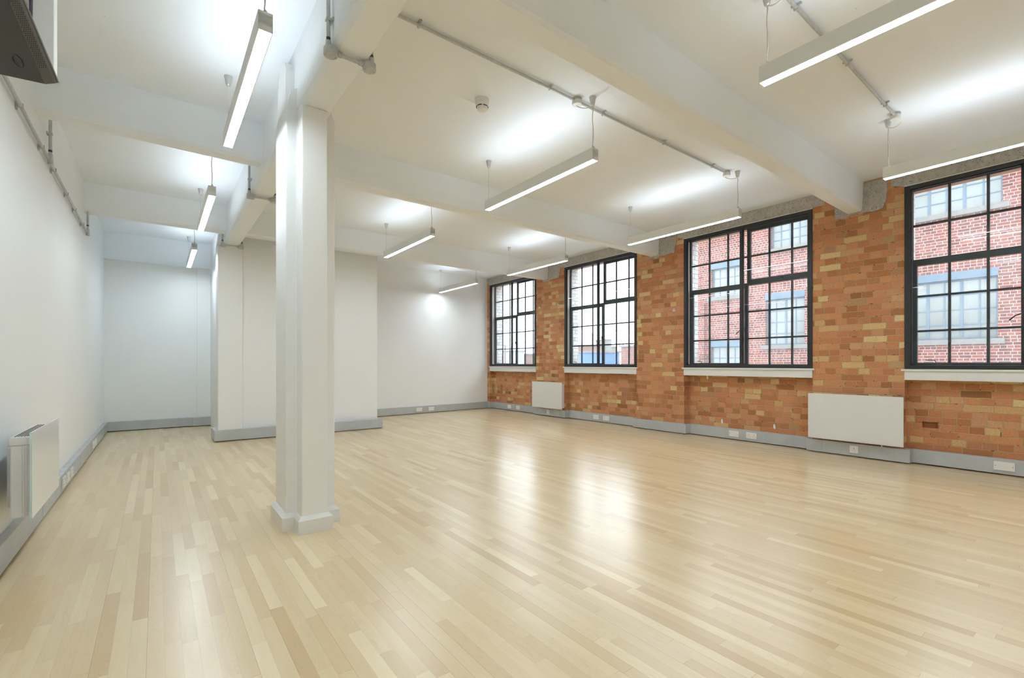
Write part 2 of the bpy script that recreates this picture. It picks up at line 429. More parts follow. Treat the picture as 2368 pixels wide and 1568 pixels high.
# rough concrete lintel band along the head of the brick wall with ragged lower edge
lint = MB()
def slab(pts, d=0.0): lint.extrude(pts, 0, XR - 0.008 - d, XR + 0.01 + d)
for ya, yb in WIN:
    slab([(ya + 0.12, ZC)] + jag((ya + 0.12, ZW1 + 0.05), (ya, ZW1 + 0.002), 4, 0.008) + [(yb, ZW1 + 0.002)] + jag((yb, ZW1 + 0.01), (yb - 0.12, ZW1 + 0.03), 4, 0.01)[1:] + [(yb - 0.12, ZC)])
for yb0, yb1 in ((1.86, 2.01), (4.56, 4.71), (7.26, 7.41), (-0.85, -0.7)):
    # ragged concrete pad round each beam end
    slab([(yb1 + 0.13, ZC - 0.02)] + jag((yb1 + 0.13, 3.04), (yb1 + 0.12, 2.9), 4, 0.006) + jag((yb1 + 0.12, 2.86), (yb0 - 0.2, 2.885), 9, 0.012)
         + jag((yb0 - 0.21, 2.92), (yb0 - 0.24, 3.06), 4, 0.01) + [(yb0 - 0.24, ZC - 0.02)], 0.003)
struct(lint.obj('trim_1', M['rough']), 'rough grey concrete lintel band above the windows', 'lintel')
# a thin line of white paint left on the lintel's arris
arr = MB()
for ya, yb in WIN: arr.box(XR - 0.012, XR + 0.01, yb, ya, ZW1 - 0.001, ZW1 + 0.007)
struct(arr.obj('trim_2', M['gloss']), 'thin white line along the lower edge of the lintel', 'trim')

# cross beams
BY = [(-3.60, -3.45), (-0.90, -0.75), (1.855, 2.005), (4.65, 4.80), (7.40, 7.55)]
def beam_sec(y0, y1, z, c=0.022):
    return [(y0 - 0.012, ZC + 0.01), (y0, z + c), (y0 + c * 0.8, z), (y1 - c * 0.3, z), (y1, z + c * 0.4), (y1 + 0.012, ZC + 0.01)]
blabels = ['white concrete cross beam at the back behind the viewer', 'white concrete cross beam just behind the viewer', 'nearest white concrete cross beam, ending between the two nearest windows',
           'white concrete cross beam, second nearest in view, behind the pillar', 'white concrete cross beam in front of the boxed-out block, farthest in view']
for k, (y0, y1) in enumerate(BY):
    struct(MB().extrude(beam_sec(y0, y1, ZB), 0, XL, XR + 0.0).obj('trim_%d' % (k + 3), M['beam']), blabels[k], 'beam')
# the long beam carried by the columns
LX0, LX1, LZ = 0.745, 0.935, 2.79
c_ = 0.03
struct(MB().extrude([(LX0, ZC + 0.01), (LX0, LZ + c_), (LX0 + c_, LZ), (LX1 - 0.012, LZ), (LX1, LZ + 0.012), (LX1, ZC + 0.01)], 1, YN, 7.86).obj('trim_8', M['longbeam']),
       'long white beam running over the pillar towards the far wall', 'beam')
struct(MB().box(XL, 0.76, YF - 0.10, YF, 2.80, ZC).obj('trim_9', M['beam']), 'white edge beam above the recessed far wall on the left', 'beam')

# ------------------------------------------------------------------ columns
def cross(cx0, cx1, cy0, cy1, fx0, fx1, fy0, fy1):
    return [(fx0, fy0), (fx1, fy0), (fx1, cy0), (cx1, cy0), (cx1, cy1), (fx1, cy1), (fx1, fy1), (fx0, fy1), (fx0, cy1), (cx0, cy1), (cx0, cy0), (fx0, cy0)]
def grow(p, d):
    cx, cy = 0.833, 3.5175
    return [(x + (d if x > cx else -d), y + (d if y > cy else -d)) for x, y in p]
colm = empty('column', (0.833, 3.5175, 0)); tag(colm, 'white square-lobed structural pillar standing free on the wood floor', 'pillar')
sec = cross(0.676, 0.990, 3.35, 3.685, 0.744, 0.905, 3.222, 3.813)
loc = lambda p: [(x - 0.833, y - 3.5175) for x, y in p]
b = MB(); b.prism(loc(sec), 0.0, 2.786)
es = [e for e in b.b.edges if abs(e.verts[0].co.z - e.verts[1].co.z) > 1]
bmesh.ops.bevel(b.b, geom=es, offset=0.008, segments=3, profile=0.5, affect='EDGES')
shaft = b.obj('shaft', M['column'], colm)
def flare(b, p0, z0, p1, z1, cap=True):
    a = [b.b.verts.new((x, y, z0)) for x, y in p0]; c = [b.b.verts.new((x, y, z1)) for x, y in p1]; n = len(a)
    b.b.faces.new(a[::-1]); b.b.faces.new(c)
    for i in range(n): b.b.faces.new((a[i], a[(i+1) % n], c[(i+1) % n], c[i]))
b = MB(); b.prism(loc(grow(sec, 0.028)), 0.0, 0.088); flare(b, loc(grow(sec, 0.028)), 0.088, loc(grow(sec, 0.004)), 0.112)
b.obj('skirting', M['gloss'], colm)
# encasement rising past the beam on the bay side
b = MB(); b.extrude([(3.43 - 3.5175, 2.784), (3.43 - 3.5175, 3.10), (3.46 - 3.5175, 3.155), (3.50 - 3.5175, 3.175), (3.63 - 3.5175, 3.175), (3.66 - 3.5175, 3.14), (3.682 - 3.5175, 3.02), (3.682 - 3.5175, 2.784)], 0, 0.690 - 0.833, LX0 + 0.003 - 0.833)
b.obj('upper_casing', M['column'], colm)
# haunches from the side lobes up to the beam
b = MB()
b.extrude([(0.988 - 0.833, 2.784), (0.988 - 0.833, 2.80), (LX1 - 0.833 + 0.01, 2.90), (LX1 - 0.833 - 0.02, 2.90), (LX1 - 0.833 - 0.02, 2.784)], 1, 3.352 - 3.5175, 3.683 - 3.5175)
b.extrude([(0.678 - 0.833, 2.784), (0.692 - 0.833, 2.86), (0.710 - 0.833, 2.93), (LX0 - 0.833 + 0.02, 2.96), (LX0 - 0.833 + 0.02, 2.784)], 1, 3.352 - 3.5175, 3.683 - 3.5175)
b.obj('haunch', M['column'], colm)
col2 = empty('column', (0.833, 7.93, 0)); tag(col2, 'white pillar built into the left end of the boxed-out far block', 'pillar')
b = MB(); b.box(0.682 - 0.833, 0.99 - 0.833, 7.775 - 7.93, 8.08 - 7.93, 0, 2.80, 0.008); b.obj('shaft', M['column'], col2)
b = MB(); b.extrude([(0.676 - 0.833, 2.78), (0.70 - 0.833, 3.0), (0.72 - 0.833, 3.12), (0.745 - 0.833, 3.16), (0.76 - 0.833, 3.16), (0.76 - 0.833, 2.78)], 1, 7.775 - 7.93, 8.0 - 7.93)
b.obj('upper_casing', M['column'], col2)

# ------------------------------------------------------------------ aluminium perimeter trunking (baseboards)
TZ0, TZ1 = 0.012, 0.160
def trunk(mb, x0, x1, y0, y1): mb.box(x0, x1, y0, y1, TZ0, TZ1, 0.002)
t = MB()
trunk(t, XL, -0.642, YN, 9.935)
for y in (2.2, 4.62, 5.38, 5.62, 5.83, 6.06, 7.62, 8.24, 9.4):               # cover joints
    t.box(-0.644, -0.6405, y - 0.016, y + 0.016, TZ0 + 0.001, TZ1 - 0.001)
    t.box(XL, -0.6415, y - 0.016, y + 0.016, TZ1 - 0.001, TZ1 + 0.0012)
struct(t.obj('baseboard_left', M['alu']), 'grey aluminium trunking along the foot of the left wall', 'baseboard')
t = MB()
trunk(t, -0.642, 0.50, YF - 0.065, YF); trunk(t, 0.50, 0.762, YF - 0.115, YF - 0.048)
trunk(t, 0.635, 3.085, 7.720, 7.776); trunk(t, 0.635, 0.682, 7.776, 8.2); trunk(t, FRX0, 3.085, 7.776, 9.30)
for x in (0.80, 2.05, 2.86): t.box(x - 0.012, x + 0.012, 7.7185, 7.7225, TZ0 + 0.001, TZ1 - 0.001)
t.prism([(FRX0, FRY0 - 0.06), (6.66, FRY1 - 0.06 + 0.008), (6.66, FRY1 + 0.008), (FRX0, FRY0)], TZ0, TZ1)
struct(t.obj('baseboard_far', M['alu']), 'grey aluminium trunking along the foot of the far wall and block', 'baseboard')
t = MB()
TPX, TRX = 6.557, 6.652
piers = [(9.9, 9.50)] + [(WIN[i][1] + 0.055, WIN[i + 1][0] - 0.055) for i in range(4)]
for a, b2 in piers[1:]:
    trunk(t, TPX, TRX + 0.03, b2, a)
trunk(t, TPX, TRX + 0.02, 9.515, 9.64)
rec = [(9.515, piers[1][0]), (piers[1][1], piers[2][0]), (piers[2][1], piers[3][0]), (piers[3][1], piers[4][0]), (piers[4][1], YN)]
for a, b2 in rec: trunk(t, TRX, XREC, b2, a)
def strip(x, y, w=0.022): t.box(x - 0.0018, x + 0.002, y - w / 2, y + w / 2, TZ0 + 0.001, TZ1 - 0.001)
for y in (9.02, 8.62, 8.35, 6.2, 5.95, 5.72, 3.54, 3.29, 3.04, 1.33, 0.36, 0.95, 0.50): strip(TRX, y)
for y in (7.72, 7.48, 7.2, 6.98, 5.07, 4.30, 2.27, 2.06, 1.80, 1.56): strip(TPX, y)
struct(t.obj('baseboard_right', M['alu']), 'grey aluminium trunking stepping in and out along the brick wall', 'baseboard')

# sockets and blank plates on the trunking; normal faces -x ('R'), +x ('L') or -y ('F')
def plate(kind, side, pos, w, label, group='switch plates and sockets on the trunking'):
    e = empty('wall_socket' if kind != 'blank' else 'blank_plate', pos)
    tag(e, label, 'socket' if kind != 'blank' else 'blank plate', group)
    def bx(mb, u0, u1, z0, z1, d0, d1, bev=0):
        if side == 'R': mb.box(-d1, -d0, u0, u1, z0, z1, bev)
        elif side == 'L': mb.box(d0, d1, u0, u1, z0, z1, bev)
        else: mb.box(u0, u1, -d1, -d0, z0, z1, bev)
    b = MB(); bx(b, -w / 2, w / 2, 0, 0.086, 0, 0.010, 0.002); b.obj('faceplate', M['plastic'], e)
    if kind == 'blank':
        for u in (-w / 2 + 0.013, w / 2 - 0.013):
            b = MB(); bx(b, u - 0.003, u + 0.003, 0.040, 0.046, 0.010, 0.0112); b.obj('screw', M['pinhole'], e)
    else:
        gangs = (-w / 4, w / 4) if w > 0.12 else (0,)
        for g in gangs:
            b = MB(); bx(b, g - 0.003, g + 0.003, 0.048, 0.058, 0.010, 0.0108); bx(b, g - 0.016, g - 0.010, 0.026, 0.031, 0.010, 0.0108); bx(b, g + 0.010, g + 0.016, 0.026, 0.031, 0.010, 0.0108)
            b.obj('pin_slots', M['pinhole'], e)
            b = MB(); bx(b, g + (0.014 if w > 0.12 else -0.008), g + (0.026 if w > 0.12 else 0.008), 0.060, 0.076, 0.010, 0.0135, 0.001); b.obj('rocker_switch', M['plastic'], e)
    return e
PZ = 0.048
plate('blank', 'R', (TRX, 3.414, PZ), 0.146, 'white blank plate on the trunking under the second nearest window, farther one of its pair')
plate('socket', 'R', (TRX, 3.164, PZ), 0.146, 'white double socket on the trunking under the second nearest window')
plate('single', 'R', (TPX, 1.925, PZ), 0.086, 'white single switched outlet on the trunking beneath the large nearest wall radiator')
plate('blank', 'R', (TRX, 0.708, PZ), 0.146, 'white blank plate on the trunking under the nearest window, rightmost in view')
plate('blank', 'R', (TRX, 6.08, PZ), 0.146, 'white blank plate on the trunking under the third window, farther one of its pair')
plate('socket', 'R', (TRX, 5.83, PZ), 0.146, 'white double socket on the trunking under the third window')
plate('blank', 'R', (TRX, 8.82, PZ), 0.146, 'white blank plate under the farthest window, nearer the room corner')
plate('blank', 'R', (TRX, 8.49, PZ), 0.146, 'white blank plate under the farthest window, beside the small radiator')
plate('single', 'R', (TPX, 7.34, PZ), 0.086, 'white single outlet on the trunking beneath the small far radiator')
plate('blank', 'F', (4.62, FRY0 + (4.62 - FRX0) * 0.0798 - 0.063, PZ), 0.146, 'left white blank plate on the far wall trunking')
plate('blank', 'F', (4.93, FRY0 + (4.93 - FRX0) * 0.0798 - 0.063, PZ), 0.146, 'right white blank plate on the far wall trunking')
plate('socket', 'L', (-0.6415, 5.50, PZ), 0.146, 'white double socket on the left trunking, closest to the glass radiator')
plate('blank', 'L', (-0.6415, 5.72, PZ), 0.146, 'white plate on the left trunking, middle one of the three')
plate('socket', 'L', (-0.6415, 5.95, PZ), 0.146, 'white double socket on the left trunking, farthest of the three')
plate('blank', 'L', (-0.6415, 7.80, PZ), 0.146, 'white plate far along the left trunking, nearer one of the pair')
plate('blank', 'L', (-0.6415, 8.06, PZ), 0.146, 'white plate far along the left trunking, farther one of the pair')

# ------------------------------------------------------------------ windows
def make_window(idx, ya, yb, detail=True):
    wdt = ya - yb; o = empty('window_%d' % idx, (XR, ya, 0), 'structure')
    def Y(t): return -t                                               # t runs from the far jamb towards the viewer
    # black secondary glazing frame, flush with the brick
    b = MB(); f0, f1 = -0.012, 0.034
    b.box(f0, f1, 0, Y(0.05), ZW0, ZW1, 0.003); b.box(f0, f1, Y(wdt - 0.05), Y(wdt), ZW0, ZW1, 0.003)
    b.box(f0, f1, Y(0.05), Y(wdt - 0.05), ZW0, ZW0 + 0.042, 0.003); b.box(f0, f1, Y(0.05), Y(wdt - 0.05), ZW1 - 0.042, ZW1, 0.003)
    sec_f = b.obj('window_frame', M['black'], o)
    b = MB(); mid = wdt / 2
    b.box(0.0, 0.03, Y(mid - 0.016), Y(mid + 0.016), ZW0 + 0.042, ZW1 - 0.042, 0.002)
    for a0, a1 in ((0.05, mid - 0.016), (mid + 0.016, wdt - 0.05)):   # slim sash edges
        b.box(0.006, 0.026, Y(a0), Y(a0 + 0.012), ZW0 + 0.042, ZW1 - 0.042); b.box(0.006, 0.026, Y(a1 - 0.012), Y(a1), ZW0 + 0.042, ZW1 - 0.042)
        b.box(0.006, 0.026, Y(a0), Y(a1), ZW0 + 0.042, ZW0 + 0.054); b.box(0.006, 0.026, Y(a0), Y(a1), ZW1 - 0.054, ZW1 - 0.042)
    b.box(-0.016, 0.0, Y(wdt - 0.034), Y(wdt - 0.022), 1.96, 2.06, 0.003)
    b.box(-0.014, 0.0, Y(mid - 0.006), Y(mid + 0.006), 1.42, 1.52, 0.003)
    b.obj('sliding_sash', M['black'], sec_f)
    for a0, a1 in ((0.05, mid), (mid, wdt - 0.05)):
        b = MB(); b.box(0.014, 0.018, Y(a0), Y(a1), ZW0 + 0.04, ZW1 - 0.04); b.obj('pane', M['glass_in'], sec_f)
    # white lined reveal between the two glazings
    b = MB()
    b.box(0.034, 0.150, 0, Y(0.018), ZW0, ZW1); b.box(0.034, 0.150, Y(wdt - 0.018), Y(wdt), ZW0, ZW1)
    b.box(0.034, 0.150, Y(0.018), Y(wdt - 0.018), ZW0 - 0.02, ZW0 + 0.018); b.box(0.034, 0.150, Y(0.018), Y(wdt - 0.018), ZW1 - 0.012, ZW1)
    b.obj('reveal_lining', M['gloss'], o)
    # old steel window: side-hung casement lower left, top-hung casement upper right
    X0, X1 = 0.128, 0.162
    zs = [1.10, 1.465, 1.85, 2.245, 2.64, 3.03]; cols = [0.04, 0.345, 0.637, 0.93, 1.224, 1.512, wdt - 0.04]
    b = MB()
    b.box(X0, X1, Y(0.018), Y(0.046), ZW0 + 0.018, ZW1 - 0.012); b.box(X0, X1, Y(wdt - 0.046), Y(wdt - 0.018), ZW0 + 0.018, ZW1 - 0.012)
    b.box(X0, X1, Y(0.046), Y(wdt - 0.046), ZW0 + 0.018, zs[0] - 0.012); b.box(X0, X1, Y(0.046), Y(wdt - 0.046), zs[5], ZW1 - 0.012)
    b.box(X0 - 0.004, X1 + 0.004, Y(0.046), Y(wdt - 0.046), 2.225, 2.262, 0.003)                     # transom
    b.box(X0, X1, Y(0.922), Y(0.932), zs[0] - 0.012, zs[5])                                           # centre mullion
    steel = b.obj('steel_frame', M['steel'], o)
    b = MB(); g = 0.0115
    for c in (cols[1], cols[2]): b.box(X0 + 0.008, X1 - 0.006, Y(c - g), Y(c + g), 2.262, zs[5])
    for c in (cols[4], cols[5]): b.box(X0 + 0.008, X1 - 0.006, Y(c - g), Y(c + g), zs[0] - 0.012, 2.225)
    for z in (zs[1], zs[2]): b.box(X0 + 0.006, X1 - 0.006, Y(0.932), Y(wdt - 0.046), z - 0.011, z + 0.011)
    b.box(X0 + 0.006, X1 - 0.006, Y(0.046), Y(0.922), zs[4] - 0.011, zs[4] + 0.011)
    b.obj('glazing_bars', M['steel'], steel)
    def sash(name, a0, a1, z0, z1, inner_c, inner_z, k=0.036):
        b = MB(); q0, q1 = X0 - 0.008, X1 - 0.004
        b.box(q0, q1, Y(a0), Y(a0 + k), z0, z1, 0.002); b.box(q0, q1, Y(a1 - k), Y(a1), z0, z1, 0.002)
        b.box(q0, q1, Y(a0 + k), Y(a1 - k), z0, z0 + k, 0.002); b.box(q0, q1, Y(a0 + k), Y(a1 - k), z1 - k, z1, 0.002)
        for c in inner_c: b.box(X0 + 0.008, X1 - 0.006, Y(c - g), Y(c + g), z0 + k, z1 - k)
        for z in inner_z: b.box(X0 + 0.006, X1 - 0.006, Y(a0 + k), Y(a1 - k), z - 0.011, z + 0.011)
        return b.obj(name, M['steel'], o)
    low = sash('casement', 0.046, 0.923, zs[0] - 0.02, 2.225, (cols[1], cols[2]), (zs[1], zs[2]))
    top = sash('top_hung_casement', 0.931, wdt - 0.046, 2.262, zs[5], (cols[4], cols[5]), (zs[4],), 0.044)
    b = MB(); b.box(0.143, 0.147, Y(0.046), Y(wdt - 0.046), zs[0] - 0.01, zs[5]); b.obj('glass_sheet', M['glass_out'], steel)
    # lever handle on the casement stile, stay along its foot
    b = MB(); b.tube([(X0 - 0.010, Y(0.90), 1.60), (X0 - 0.045, Y(0.90), 1.60), (X0 - 0.052, Y(0.88), 1.595), (X0 - 0.056, Y(0.83), 1.575), (X0 - 0.058, Y(0.79), 1.53)], 0.0065, 8)
    b.box(X0 - 0.016, X0 - 0.006, Y(0.885), Y(0.915), 1.575, 1.63, 0.002); b.obj('handle', M['darkmetal'], low, True)
    b = MB(); b.tube([(X0 - 0.02, Y(0.16), 1.145), (X0 - 0.03, Y(0.235), 1.140), (X0 - 0.03, Y(0.25), 1.10), (X0 - 0.022, Y(0.30), 1.093), (X0 - 0.02, Y(0.62), 1.091)], 0.005, 8)
    b.box(X0 - 0.028, X0 - 0.006, Y(0.55), Y(0.60), 1.083, 1.103, 0.002); b.obj('stay', M['darkmetal'], low, True)
    b = MB(); b.box(X0 - 0.022, X0 - 0.004, Y(1.37), Y(1.41), 2.262, 2.285, 0.002); b.tube([(X0 - 0.02, Y(1.39), 2.28), (X0 - 0.03, Y(1.36), 2.30)], 0.005, 8); b.obj('catch', M['darkmetal'], top)
    # outer reveal of white glazed brick, sill outside
    for q0, q1 in ((0.0015, 0.012), (wdt - 0.012, wdt - 0.0015)):
        b = MB(); b.box(0.162, 0.376, Y(q0), Y(q1), ZW0, ZW1); b.obj('outer_reveal', M['tilebrick'], o)
    b = MB(); b.box(0.150, 0.45, Y(0.002), Y(wdt - 0.002), ZW0 - 0.02, ZW0 + 0.01); b.obj('outer_sill', M['sillstone'], o)
    # white timber sill board with a small nosing
    b = MB(); b.box(-0.014, 0.116, 0.0, Y(wdt), 0.925, 1.024, 0.002); b.box(-0.030, 0.116, 0.0 if False else 0.026, Y(wdt + 0.026), 1.022, 1.0445, 0.004)
    b.obj('window_sill', M['gloss'], o)
    return o
wl_ = ['farthest black-framed window, next to the white far wall', 'third nearest black-framed window showing sky and a blue hoarding', 'second nearest black-framed window facing the red brick building',
       'nearest black-framed window, cut by the right edge of the picture', 'unseen black-framed window behind the viewer, added for its daylight']  # the last window is out of view, added for the light it lets in
for i, (ya, yb) in enumerate(WIN):
    o = make_window(i + 1, ya, yb); o['label'] = wl_[i]; o['category'] = 'window'

# ------------------------------------------------------------------ pendant lamps
LBOT, LTOP = 2.725, 2.820
def make_lamp(name_label, cord_far, cord_side):
    """origin on the ceiling at the far end of the lamp; the lamp runs towards -y for 1.53 m"""
    o = empty('pendant_light', (0, 0, ZC)); tag(o, name_label, 'pendant lamp', 'long linear pendant lamps')
    L = 1.53; zt, zb = LTOP - ZC, LBOT - ZC; hw = 0.032
    b = MB()
    b.box(-hw, -hw + 0.004, 0, -L, zb, zt); b.box(hw - 0.004, hw, 0, -L, zb, zt)
    b.box(-hw, hw, 0, -0.003, zb, zt, 0.0008); b.box(-hw, hw, -L, -L + 0.003, zb, zt, 0.0008)
    b.box(-hw, hw, 0, -L, zb + 0.03, zt - 0.012)
    b.obj('housing', M['housing'], o)
    b = MB(); b.box(-hw + 0.004, hw - 0.004, -0.004, -L + 0.004, zb + 0.0015, zb + 0.006); b.obj('diffuser', M['diff'], o)
    b = MB(); b.box(-hw + 0.008, hw - 0.008, -0.10, -L + 0.10, zt - 0.010, zt - 0.006); b.obj('uplight_panel', M['up'], o)
    for y in (-0.03, -L + 0.03):
        b = MB(); b.lathe([(0.028, 0.0), (0.028, -0.006), (0.0265, -0.010), (0.017, -0.058), (0.014, -0.066), (0.006, -0.072)], (0, y, 0), 'Z', 20)
        b.obj('ceiling_cup', M['cup'], o, True)
        b = MB(); b.tube([(0, y, -0.07), (0, y, zt)], 0.0011, 6); b.lathe([(0.006, zt - 0.002), (0.006, zt + 0.018), (0.003, zt + 0.026)], (0, y, 0), 'Z', 10)
        b.obj('suspension_wire', M['wire'], o)
    y = -0.03 if cord_far else -L + 0.03
    sx, sy = cord_side
    pts = [(sx, y + sy, -0.052)]
    for k in range(1, 7):
        t_ = k / 6; pts.append((sx * (1 - t_) + 0.004 * t_, y + sy * (1 - t_), -0.058 - 0.016 * math.sin(t_ * math.pi) - 0.012 * t_))
    n = 26; z0 = -0.085
    for k in range(n):
        t_ = k / (n - 1); z = z0 + (zt + 0.03 - z0) * t_
        pts.append((0.0035 * math.cos(t_ * 8), y + 0.0035 * math.sin(t_ * 8) - 0.003, z))
    pts += [(0.006, y - 0.012, zt + 0.015), (0.008, y - 0.02, zt - 0.002)]
    b = MB(); b.tube(pts, 0.0032, 8); b.obj('power_cord', M['flex'], o, True)
    return o
near = make_lamp('long grey pendant lamp over the middle of the room beside the smoke detector', False, (-0.085, 0.10))
near.location = (2.775, 4.075, ZC)
lamps = [((2.775, 6.83, ZC), 'grey pendant lamp behind the middle one, hung left of the pair before the far wall'),
         ((5.12, 4.09, ZC), 'grey pendant lamp hanging in front of the second nearest window head'),
         ((5.12, 6.83, ZC), 'grey pendant lamp hanging near the head of the third window'),
         ((5.12, 9.42, ZC), 'smallest grey pendant lamp in front of the white far wall'),
         ((0.42, 4.065, ZC), 'bright pendant lamp left of the pillar, nearest in the left bay'),
         ((0.42, 6.855, ZC), 'bright pendant lamp second nearest in the left bay'),
         ((0.42, 9.535, ZC), 'bright short-looking pendant lamp farthest in the left bay')]
for l, lab in lamps: dup(near, l, lab)
far = make_lamp('large grey pendant lamp cut by the top right edge of the picture', True, (0.02, -0.085)); far.location = (2.80, 1.275, ZC)
dup(far, (5.09, 1.275, ZC), 'grey pendant lamp in front of the nearest window head, cut by the right edge')
dup(far, (0.42, 1.275, ZC), 'pendant lamp in the left bay above the viewer')
for x in (0.42, 2.8, 5.1): dup(far, (x, -1.6, ZC), 'unseen pendant lamp behind the viewer, added as fill in the %s row' % {0.42: 'left', 2.8: 'middle', 5.1: 'window'}[x])  # unseen lamps carrying on the rows, added as fill light

# ------------------------------------------------------------------ conduits on the ceiling and the left wall
PR = 0.0105
def conduit(label, segs, clips, group='galvanised conduit runs'):
    """segs: list of point lists; clips: (point, axis of pipe, normal towards the surface)"""
    o = empty('conduit', segs[0][0]); tag(o, label, 'conduit', group); ox = Vector(segs[0][0])
    for s in segs:
        b = MB(); b.tube([Vector(p) - ox for p in s], PR, 12); b.obj('pipe', M['galv'], o, True)
    for p, ax, nr in clips:
        p = Vector(p) - ox; ax = Vector(ax); nr = Vector(nr); sd = ax.cross(nr)
        b = MB()
        def ob(c, a, s_, n_):  # oriented box
            vs_ = []
            for i in (-1, 1):
                for j in (-1, 1):
                    for k in (-1, 1): vs_.append(b.b.verts.new(c + ax * a * i + sd * s_ * j + nr * n_ * k))
            for q in ((0,1,3,2),(4,6,7,5),(0,4,5,1),(2,3,7,6),(0,2,6,4),(1,5,7,3)): b.b.faces.new([vs_[i] for i in q])
        ob(p + nr * 0.016, 0.008, 0.028, 0.004); ob(p, 0.006, 0.0135, 0.0135)
        b.obj('clip', M['galv'], o)
    return o
ZP = ZC - 0.021
UP, XD, YD = (0, 0, 1), (1, 0, 0), (0, 1, 0)
conduit('galvanised pipe across the ceiling of the middle bay, beside the smoke detector', [[(1.0, 2.665, ZP), (5.0, 2.665, ZP)]],
        [((x, 2.665, ZP), XD, UP) for x in (1.30, 2.40, 3.0, 3.86, 4.73)])
conduit('galvanised pipe across the ceiling above the nearest pendant lamp', [[(1.0, 1.175, ZP), (5.0, 1.175, ZP)]],
        [((x, 1.175, ZP), XD, UP) for x in (1.3, 2.2, 3.02, 3.87, 4.73)])
# pipes that drop down the side of the long beam and cross under it between two round boxes
def wrap(y, label, clip=True):
    xa, xb = LX0 - 0.022, LX1 + 0.022
    o = conduit(label, [[(xa, y, ZC), (xa, y, LZ - 0.0)], [(xa + 0.02, y, LZ - 0.022), (xb - 0.02, y, LZ - 0.022)], [(xb, y, ZC), (xb, y, LZ)]],
                [((xa, y, 2.93), UP, (1, 0, 0)), ((xb, y, 2.93), UP, (-1, 0, 0))], 'pipe drops round the long beam')
    for x, s in ((xa, 1), (xb, -1)):
        bx = x + s * 0.012 - xa
        b = MB(); z = LZ - 0.006 - ZC
        b.lathe([(0.034, z), (0.036, z - 0.004), (0.036, z - 0.030), (0.034, z - 0.036)], (bx, 0, 0), 'Z', 28)
        jb = b.obj('round_box', M['galv'], o, True)
        b = MB(); b.lathe([(0.0365, z - 0.0305), (0.0365, z - 0.038), (0.034, z - 0.040)], (bx, 0, 0), 'Z', 28); b.obj('lid', M['galv'], jb, True)
        for q in (-0.026, 0.026):
            b = MB(); b.lathe([(0.003, z - 0.0395), (0.003, z - 0.042)], (bx + q, 0.004 * s, 0), 'Z', 10); b.obj('screw', M['brass'], jb)
        b = MB(); b.lathe([(0.013, z + 0.035), (0.0145, z + 0.034), (0.0145, z - 0.004), (0.0125, z - 0.006)], (x - xa, 0, 0), 'Z', 16)
        b.obj('coupler', M['galv'], jb, True); b = MB()
        b.lathe([(0.0135, 0.034), (0.0145, 0.036), (0.0145, 0.056), (0.0125, 0.058)] if s > 0 else [(0.0125, -0.058), (0.0145, -0.056), (0.0145, -0.036), (0.0135, -0.034)], (bx, 0, LZ - 0.022 - ZC), 'X', 16)
        b.obj('coupler', M['galv'], jb, True)
        b = MB(); b.lathe([(0.0112, z + 0.036), (0.0112, z + 0.052)], (x - xa, 0, 0), 'Z', 14); b.obj('thread', M['galvdark'], jb, True)
    return o
wrap(2.56, 'pipe and two round boxes looped round the long beam, just in front of the pillar')
wrap(5.24, 'pipe and two round boxes looped round the long beam, seen just left of the pillar')
wrap(7.62, 'pipe and two round boxes looped round the far end of the long beam')
XP = XL + 0.023
o = conduit('galvanised pipe sloping along the top of the left wall with two risers',
        [[(XP, 0.5, 2.70), (XP, 7.44, 2.665)], [(XP + 0.012, 5.0, 2.69), (XP + 0.012, 5.0, ZC)], [(XP + 0.012, 7.42, 2.67), (XP + 0.012, 7.42, ZC)]],
        [((XP, y, 2.7025 - 0.00505 * y), YD, (-1, 0, 0)) for y in (2.9, 4.09, 4.76, 5.26, 5.92, 6.45, 7.05)] + [((XP + 0.012, 5.0, 2.87), UP, (-1, 0, 0))])
for y in (5.0, 7.42):
    b = MB(); b.lathe([(0.013, -0.03), (0.0175, -0.026), (0.0175, 0.02), (0.0145, 0.03), (0.0145, 0.05)], (0.012, y - 0.5, -0.035 if y < 6 else -0.05), 'Z', 16)
    b.obj('elbow_box', M['galv'], o, True)
    b = MB(); b.lathe([(0.0115, 0.0), (0.0115, 0.016)], (0.012, y - 0.5, 0.03), 'Z', 14); b.obj('thread', M['galvdark'], o, True)
# white ceiling roses at the lamp feeds
def rose(x, y, label):
    e = empty('ceiling_rose', (x, y, ZC)); tag(e, label, 'ceiling rose', 'round cable outlets on the ceiling pipes')
    MB().lathe([(0.036, 0.0), (0.036, -0.022)], (0, 0, 0), 'Z', 24).obj('metal_back_box', M['galv'], e, True)
    MB().lathe([(0.038, -0.020), (0.040, -0.024), (0.040, -0.046), (0.037, -0.052), (0.012, -0.054)], (0, 0, 0), 'Z', 28).obj('cover', M['plastic'], e, True)
rose(2.69, 2.665, 'white round outlet on the ceiling pipe above the middle pendant lamp')
rose(5.03, 2.665, 'white round outlet at the end of the ceiling pipe by the second nearest window')
rose(5.01, 1.175, 'white round outlet at the end of the ceiling pipe above the nearest window')
rose(2.82, 1.175, 'white round outlet above the nearest pendant lamp, out at the top edge')

